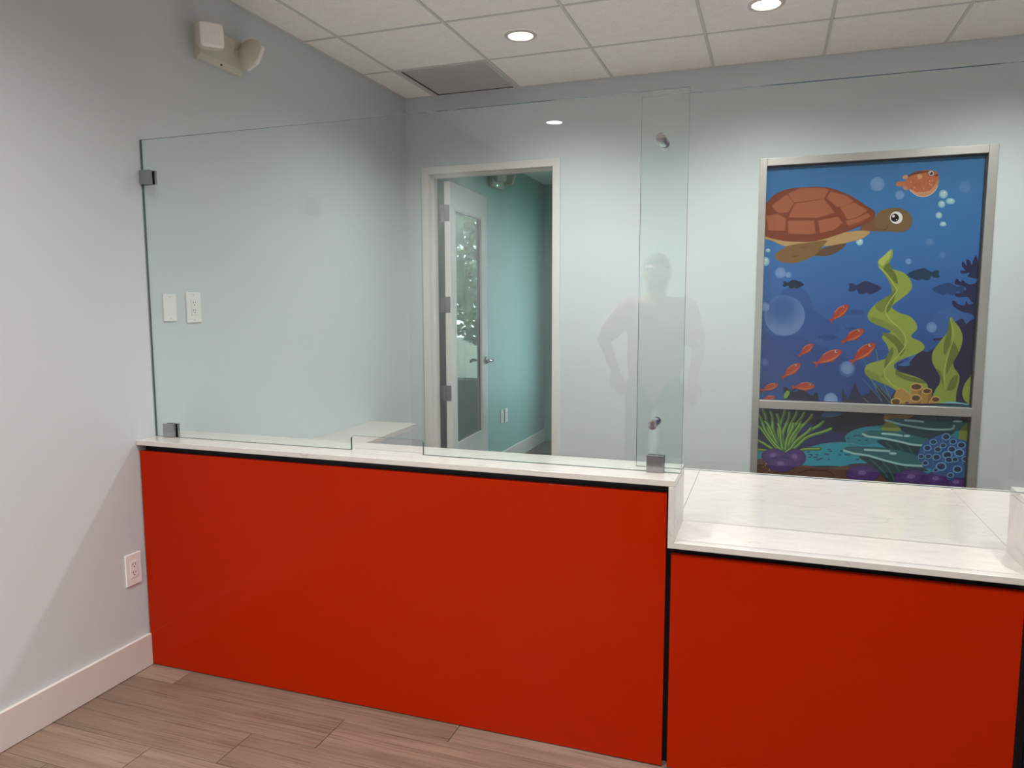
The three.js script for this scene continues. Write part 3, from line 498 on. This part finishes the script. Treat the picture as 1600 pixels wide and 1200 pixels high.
// ---------------------------------------------------------------- emergency lights
function emergency(label, at) {
  const o = thing('emergency_light', label, 'emergency light', at);
  const s = new THREE.Shape([[0, -0.076], [0.016, -0.076], [0.030, -0.054], [0.034, 0.064], [0.029, 0.070], [0, 0.070]].map((p) => new THREE.Vector2(...p)));
  const g = flat(new THREE.ExtrudeGeometry(s, { depth: 0.280, bevelEnabled: true, bevelSize: 0.003, bevelThickness: 0.003, bevelSegments: 2 })); g.translate(0.002, 0, -0.186);
  mesh('housing', boxUV(g), M.beige, o);
  const dotg = cyl(0.0062, 0.006, 14).rotateX(0).rotateZ(-0.75).translate(0.025, -0.0665, -0.045);
  mesh('test_button', dotg, M.dark, o);
  for (const z of [0.03, -0.15]) mesh('screw', cyl(0.003, 0.003, 10).rotateZ(-0.75).translate(0.027, -0.065, z), M.ventGrey, o);
  const head = (px, py, pz, dir) => {
    const h = new THREE.Group(); h.name = 'lamp_head'; o.add(h); h.position.set(px, py, pz);
    h.quaternion.setFromUnitVectors(new THREE.Vector3(0, 0, 1), new THREE.Vector3(...dir).normalize());
    const b = flat(new RoundedBoxGeometry(0.124, 0.124, 0.074, 8, 0.034)), p = b.attributes.position;
    for (let i = 0; i < p.count; i++) { const t = (0.037 - p.getZ(i)) / 0.074, k = 1 - 0.3 * t * t; p.setX(i, p.getX(i) * k); p.setY(i, p.getY(i) * k); }
    b.computeVertexNormals();
    mesh('reflector', b, M.beige, h);
    const l = flat(new RoundedBoxGeometry(0.100, 0.100, 0.026, 5, 0.0128)); l.translate(0, 0, 0.036);
    mesh('lens', [l, ...[-2, -1, 0, 1, 2].map((k) => bx(k * 0.016 - 0.004, k * 0.016 + 0.004, -0.036, 0.036, 0.0475, 0.0500, 0.001))], M.lens, h);
    return h;
  };
  const h1 = head(0.094, 0.000, 0.104, [0.85, -0.10, 0.55]);
  const h2 = head(0.064, 0.022, -0.186, [0.44, -0.42, -0.80]);
  mesh('swivel', cyl(0.014, 0.06, 16).rotateZ(Math.PI / 2).translate(0.05, 0.012, 0.07), M.beige, o);
  mesh('swivel', cyl(0.014, 0.05, 16).rotateX(Math.PI / 2).translate(0.030, 0.016, -0.150), M.beige, o);
  h2.scale.setScalar(1.06);
  return o;
}
emergency('beige twin-head emergency light high on the wall above the glass screen', [0.0, 2.664, -0.517]);
const em2 = emergency('twin-head emergency light with a small green indicator, in the hall beyond the door', [HALL_X0, 2.60, -3.86]);
mesh('indicator', flat(new THREE.SphereGeometry(0.006, 12, 8)).translate(0.030, -0.062, -0.02), M.led, em2, 'green indicator lamp');

// ---------------------------------------------------------------- wall plates on the walls that face +x
function plate(name, label, at, w = 0.078, h = 0.122, outlet = true) {
  const o = thing(name, label, outlet ? 'outlet' : 'wall plate', at);
  mesh('plate', bx(0, 0.006, -h / 2, h / 2, -w / 2, w / 2, 0.0028), M.plastic, o);
  for (const k of [1, -1]) mesh('screw', cyl(0.0028, 0.0016, 12).rotateZ(Math.PI / 2).translate(0.0062, k * (h / 2 - 0.012), 0), M.ventGrey, o);
  if (!outlet) return o;
  mesh('receptacle', bx(0.004, 0.0078, -0.034, 0.034, -0.0168, 0.0168, 0.0012), M.plastic, o);
  mesh('receptacle_gap', bx(0.0055, 0.0063, -0.0352, 0.0352, -0.018, 0.018), M.ventGrey, o);
  for (const y of [0.017, -0.017]) mesh('slot', [bx(0.0074, 0.0082, y + 0.001, y + 0.0095, 0.0045, 0.0072), bx(0.0074, 0.0082, y + 0.002, y + 0.0090, -0.0072, -0.0048), cyl(0.0028, 0.0008, 12).rotateZ(Math.PI / 2).translate(0.0078, y - 0.0058, 0)], M.dark, o);
  return o;
}
plate('wall_outlet', 'white outlet low on the wall above the baseboard, in front of the orange desk', [0, 0.437, 0.063], 0.078, 0.132);
plate('blank_wall_plate', 'blank white wall plate behind the glass, next to the glass edge', [0, 1.498, -0.204], 0.072, 0.116, false);
plate('wall_outlet', 'white outlet behind the glass, beside the blank plate', [0, 1.498, -0.343], 0.086, 0.134);
plate('blank_wall_plate', 'blank plate low on the hall wall, seen through the open door', [HALL_X0, 0.475, -4.05], 0.075, 0.13, false);
plate('wall_outlet', 'outlet low on the hall wall beyond the door, next to the blank plate', [HALL_X0, 0.468, -4.165], 0.075, 0.13);

// small dark fitting on the near wall that only the glass shows
{
  const o = thing('wall_speaker', 'small grey box on the near wall, seen only as a faint reflection in the glass', 'wall box', [0, 2.04, 1.03]);
  mesh('case', bx(0, 0.04, -0.06, 0.06, -0.073, 0.073, 0.008), M.ventGrey, o);
  mesh('cover', bx(0.038, 0.043, -0.05, 0.05, -0.062, 0.062, 0.004), M.ventDark, o);
}

// ---------------------------------------------------------------- outdoors, seen through the narrow hall window and mirrored in the door glass
struct('ground', bx(-14, 16, -0.35, -0.2, -34, HALL_Z - 0.16), std(C(0.07, 0.09, 0.05), 0.9));
{
  const leafG = new THREE.PlaneGeometry(0.11, 0.05), leafM = std(C(0.075, 0.16, 0.06), 0.55, { side: THREE.DoubleSide });
  const bark = std(C(0.16, 0.13, 0.10), 0.9);
  const tree = (x, z, h, r, label) => {
    const o = thing('tree', label, 'tree', [x, -0.2, z], 'trees outside the hall window');
    const limbs = [flat(new THREE.TubeGeometry(new THREE.CatmullRomCurve3([new THREE.Vector3(0, 0, 0), new THREE.Vector3(0.05, h * 0.3, 0.03), new THREE.Vector3(-0.04, h * 0.7, 0)]), 10, 0.11, 9))];
    for (let i = 0; i < 7; i++) { const a = i * 2.4, y = h * (0.35 + 0.05 * i); limbs.push(flat(new THREE.TubeGeometry(new THREE.CatmullRomCurve3([new THREE.Vector3(0, y, 0), new THREE.Vector3(Math.cos(a) * r * 0.4, y + 0.3, Math.sin(a) * r * 0.4), new THREE.Vector3(Math.cos(a) * r * 0.75, y + 0.7, Math.sin(a) * r * 0.75)]), 6, 0.035, 6))); }
    mesh('trunk', limbs, bark, o);
    const n = 5200, im = new THREE.InstancedMesh(leafG, leafM, n), d = new THREE.Object3D();
    for (let i = 0; i < n; i++) {
      const a = rnd() * 6.283, q = Math.pow(rnd(), 0.45) * r, v = rnd() * 2 - 1, s = Math.sqrt(1 - v * v * 0.9);
      d.position.set(Math.cos(a) * q * s, h * 0.62 + v * h * 0.38, Math.sin(a) * q * s); d.rotation.set(rnd() * 6, rnd() * 6, rnd() * 6); d.scale.setScalar(0.7 + rnd()); d.updateMatrix(); im.setMatrixAt(i, d.matrix);
    }
    im.name = 'foliage'; im.userData.kind = 'stuff'; im.castShadow = im.receiveShadow = true; o.add(im);
  };
  tree(1.6, -9.5, 4.4, 1.25, 'green leafy tree close outside the hall window');
  tree(4.2, -13, 5.2, 1.7, 'taller green tree farther outside the hall window');
}

// ---------------------------------------------------------------- the person beside the camera, mirrored faintly in the glass
{
  const vec = (a) => new THREE.Vector3(...a);
  const cap = (p, a, b, ra, rb) => { const bx_ = b[0] - a[0], by = b[1] - a[1], bz = b[2] - a[2], px = p[0] - a[0], py = p[1] - a[1], pz = p[2] - a[2]; const t = Math.max(0, Math.min(1, (px * bx_ + py * by + pz * bz) / (bx_ * bx_ + by * by + bz * bz))); return Math.hypot(px - bx_ * t, py - by * t, pz - bz * t) - (ra + (rb - ra) * t); };
  const ell = (p, c, r) => { const x = (p[0] - c[0]) / r[0], y = (p[1] - c[1]) / r[1], z = (p[2] - c[2]) / r[2], k = Math.hypot(x, y, z); return (k - 1) * Math.min(r[0], r[1], r[2]); };
  const smin = (a, b, k) => { const h = Math.max(k - Math.abs(a - b), 0) / k; return Math.min(a, b) - h * h * k * 0.25; };
  function field(fn, lo, hi, cell) {
    const size = Math.max(hi[0] - lo[0], hi[1] - lo[1], hi[2] - lo[2]), n = Math.ceil(size / cell) + 4;
    const mc = new MarchingCubes(n, new THREE.MeshBasicMaterial(), false, false, 220000); mc.isolation = 0;
    const mid = [0, 1, 2].map((k) => (lo[k] + hi[k]) / 2), half = n * cell / 2;
    const at = (i, k) => mid[k] + (i - n / 2) / (n / 2) * half;
    for (let z = 0; z < n; z++) { const pz = at(z, 2); for (let y = 0; y < n; y++) { const py = at(y, 1); for (let x = 0; x < n; x++) { const px = at(x, 0); mc.field[x + y * n + z * n * n] = (px < lo[0] - cell || px > hi[0] + cell || pz < lo[2] - cell || pz > hi[2] + cell || py < lo[1] - cell || py > hi[1] + cell) ? -1 : -fn([px, py, pz]); } } }
    mc.update();
    const g = new THREE.BufferGeometry(), c = mc.count, P = new Float32Array(c * 3), N = new Float32Array(c * 3);
    for (let i = 0; i < c; i++) for (let k = 0; k < 3; k++) { P[3 * i + k] = mid[k] + mc.positionArray[3 * i + k] * half; N[3 * i + k] = mc.normalArray[3 * i + k]; }
    g.setAttribute('position', new THREE.BufferAttribute(P, 3)); g.setAttribute('normal', new THREE.BufferAttribute(N, 3)); g.setAttribute('uv', new THREE.BufferAttribute(new Float32Array(c * 2), 2));
    return g;
  }
  const J = { pel: [0, 0.98, 0], waist: [0, 1.14, 0], chest: [0, 1.36, 0.01], neck: [0, 1.53, 0.015], nt: [0, 1.62, 0], shL: [-0.19, 1.47, 0.01], shR: [0.19, 1.47, 0.01], elL: [-0.35, 1.27, 0.03], wrL: [-0.23, 1.06, -0.14], elR: [0.27, 1.20, 0.06], wrR: [0.25, 1.0, -0.10], hipL: [-0.095, 0.95, 0], hipR: [0.095, 0.95, 0], knL: [-0.11, 0.51, -0.015], knR: [0.11, 0.51, -0.015], anL: [-0.115, 0.09, 0.03], anR: [0.115, 0.09, 0.03] };
  const torso = (p, e) => { const q = [p[0], p[1], p[2] / 0.68]; let d = cap(q, J.pel, J.waist, 0.150 + e, 0.152 + e); d = smin(d, cap(q, J.waist, [0, 1.34, 0], 0.152 + e, 0.172 + e), 0.06); d = smin(d, cap(p, [-0.15, 1.46, 0.01], [0.15, 1.46, 0.01], 0.072 + e, 0.072 + e), 0.09); return d * 0.8; };
  const body = (p) => { let d = torso(p, 0); d = smin(d, cap(p, J.neck, J.nt, 0.062, 0.056), 0.05); for (const s of ['L', 'R']) { d = smin(d, cap(p, J['sh' + s], J['el' + s], 0.052, 0.041), 0.03); d = smin(d, cap(p, J['el' + s], J['wr' + s], 0.041, 0.028), 0.015); d = smin(d, cap(p, J['hip' + s], J['kn' + s], 0.082, 0.056), 0.03); d = smin(d, cap(p, J['kn' + s], J['an' + s], 0.056, 0.036), 0.02); } return d; };
  const head = (p) => { const q = [Math.abs(p[0]), p[1], p[2]]; let d = ell(p, [0, 1.725, 0.012], [0.078, 0.108, 0.098]); d = smin(d, ell(p, [0, 1.665, -0.02], [0.060, 0.068, 0.070]), 0.04); d = smin(d, cap(p, [0, 1.725, -0.082], [0, 1.690, -0.106], 0.009, 0.014), 0.012); d = smin(d, ell(p, [0, 1.742, -0.074], [0.05, 0.010, 0.016]), 0.02); d = smin(d, ell(p, [0, 1.658, -0.082], [0.024, 0.007, 0.010]), 0.008); d = smin(d, ell(q, [0.078, 1.705, 0.015], [0.010, 0.032, 0.020]), 0.01); d = Math.max(d, -ell(q, [0.031, 1.720, -0.092], [0.016, 0.010, 0.014])); d = smin(d, cap(p, [0, 1.55, 0.012], [0, 1.64, 0.005], 0.060, 0.056), 0.03); return d; };
  const hand = (w, dir, side) => { // palm and five bent fingers
    const y = vec(dir).normalize(), x = new THREE.Vector3().crossVectors(y, new THREE.Vector3(0, 0.35, -1).normalize()).normalize(), z = new THREE.Vector3().crossVectors(x, y), o = vec(w);
    const at = (a, b, c) => o.clone().addScaledVector(x, a * side).addScaledVector(y, b).addScaledVector(z, c).toArray();
    const bones = [[at(0, 0, 0), at(0, 0.03, 0), 0.026, 0.028], [at(-0.026, 0.04, 0), at(-0.030, 0.088, 0), 0.014, 0.011], [at(-0.009, 0.04, 0), at(-0.010, 0.093, 0), 0.014, 0.011], [at(0.009, 0.04, 0), at(0.010, 0.090, 0), 0.014, 0.011], [at(0.024, 0.04, 0), at(0.029, 0.082, 0), 0.013, 0.010]];
    [[-0.030, 0.088, 0.070], [-0.010, 0.093, 0.078], [0.010, 0.090, 0.072], [0.029, 0.082, 0.056]].forEach(([a, b, l]) => { const m1 = at(a * 1.02, b + l * 0.42, -0.014), m2 = at(a * 1.02, b + l * 0.70, -0.030), m3 = at(a, b + l * 0.86, -0.048); bones.push([at(a, b, 0), m1, 0.0095, 0.0088], [m1, m2, 0.0088, 0.0082], [m2, m3, 0.0082, 0.007]); });
    bones.push([at(-0.022, 0.02, 0), at(-0.048, 0.052, -0.014), 0.014, 0.011], [at(-0.048, 0.052, -0.014), at(-0.056, 0.090, -0.026), 0.011, 0.008]);
    const pts = bones.flatMap((b) => [b[0], b[1]]), lo = [0, 1, 2].map((k) => Math.min(...pts.map((p) => p[k])) - 0.04), hi = [0, 1, 2].map((k) => Math.max(...pts.map((p) => p[k])) + 0.04);
    return field((p) => bones.reduce((d, b) => smin(d, cap(p, ...b), 0.006), 1), lo, hi, 0.0035);
  };
  const o = thing('person', 'person in a pale red T-shirt and grey trousers, one elbow out, mirrored faintly in glass', 'person', [1.70, 0, 2.46]);
  const skin = std(C(0.52, 0.32, 0.23), 0.5), shirt = std(C(0.55, 0.30, 0.27), 0.85), pants = std(C(0.20, 0.21, 0.23), 0.8);
  mesh('body', [field(body, [-0.45, 0.05, -0.22], [0.45, 1.64, 0.22], 0.0125), field(head, [-0.12, 1.57, -0.14], [0.12, 1.85, 0.14], 0.0032), hand(J.wrL, [0.35, -0.75, -0.55], 1), hand(J.wrR, [0.0, -0.8, -0.45], -1)], skin, o);
  mesh('shirt', field((p) => { let d = torso(p, 0.014); d = smin(d, cap(p, [0, 0.90, 0], [0, 1.0, 0], 0.01, 0.01), 0.01); for (const s of ['L', 'R']) { const a = J['sh' + s], b = J['el' + s], m = a.map((v, k) => v + (b[k] - v) * 0.72); d = smin(d, cap(p, a, m, 0.072, 0.068), 0.04); } d = Math.max(d, -cap(p, [0, 1.53, 0.0], [0, 1.75, -0.03], 0.068, 0.085)); return d; }, [-0.42, 0.84, -0.25], [0.42, 1.58, 0.25], 0.011), shirt, o);
  mesh('trousers', field((p) => { const q = [p[0], p[1], p[2] / 0.72]; let d = cap(q, [0, 0.97, 0], [0, 1.02, 0], 0.152, 0.150) * 0.85; for (const s of ['L', 'R']) { d = smin(d, cap(p, J['hip' + s], J['kn' + s], 0.096, 0.076), 0.02); d = smin(d, cap(p, J['kn' + s], [J['an' + s][0], 0.06, J['an' + s][2]], 0.076, 0.062), 0.02); } return d; }, [-0.3, 0.03, -0.2], [0.3, 1.16, 0.2], 0.012), pants, o);
  mesh('hair', field((p) => Math.max(ell(p, [0, 1.735, 0.020], [0.086, 0.112, 0.102]), -(p[1] - 1.742 + Math.max(0, p[2] - 0.0) * 1.1), -cap(p, [0, 1.70, -0.16], [0, 1.76, -0.13], 0.06, 0.05)), [-0.1, 1.6, -0.1], [0.1, 1.86, 0.14], 0.004), std(C(0.10, 0.09, 0.08), 0.7), o);
  for (const s of [-1, 1]) { const e = mesh('eye', flat(new THREE.SphereGeometry(0.0125, 16, 12)).translate(0.031 * s, 1.720, -0.076), std(C(0.8, 0.8, 0.78), 0.2), o); mesh('iris', flat(new THREE.SphereGeometry(0.006, 12, 8)).translate(0.031 * s, 1.720, -0.0845), M.dark, e); }
  for (const s of ['L', 'R']) { const a = J['an' + s]; mesh('shoe', field((p) => Math.max(smin(cap(p, [a[0], 0.055, 0.05], [a[0] * 1.1, 0.045, -0.15], 0.05, 0.046), cap(p, [a[0], 0.06, 0.03], [a[0], 0.10, 0.03], 0.05, 0.048), 0.04), 0.002 - p[1]), [a[0] - 0.08, 0, -0.22], [a[0] + 0.08, 0.17, 0.12], 0.008), M.dark, o); }
}

scene.updateMatrixWorld(true);
renderer.render(scene, camera);
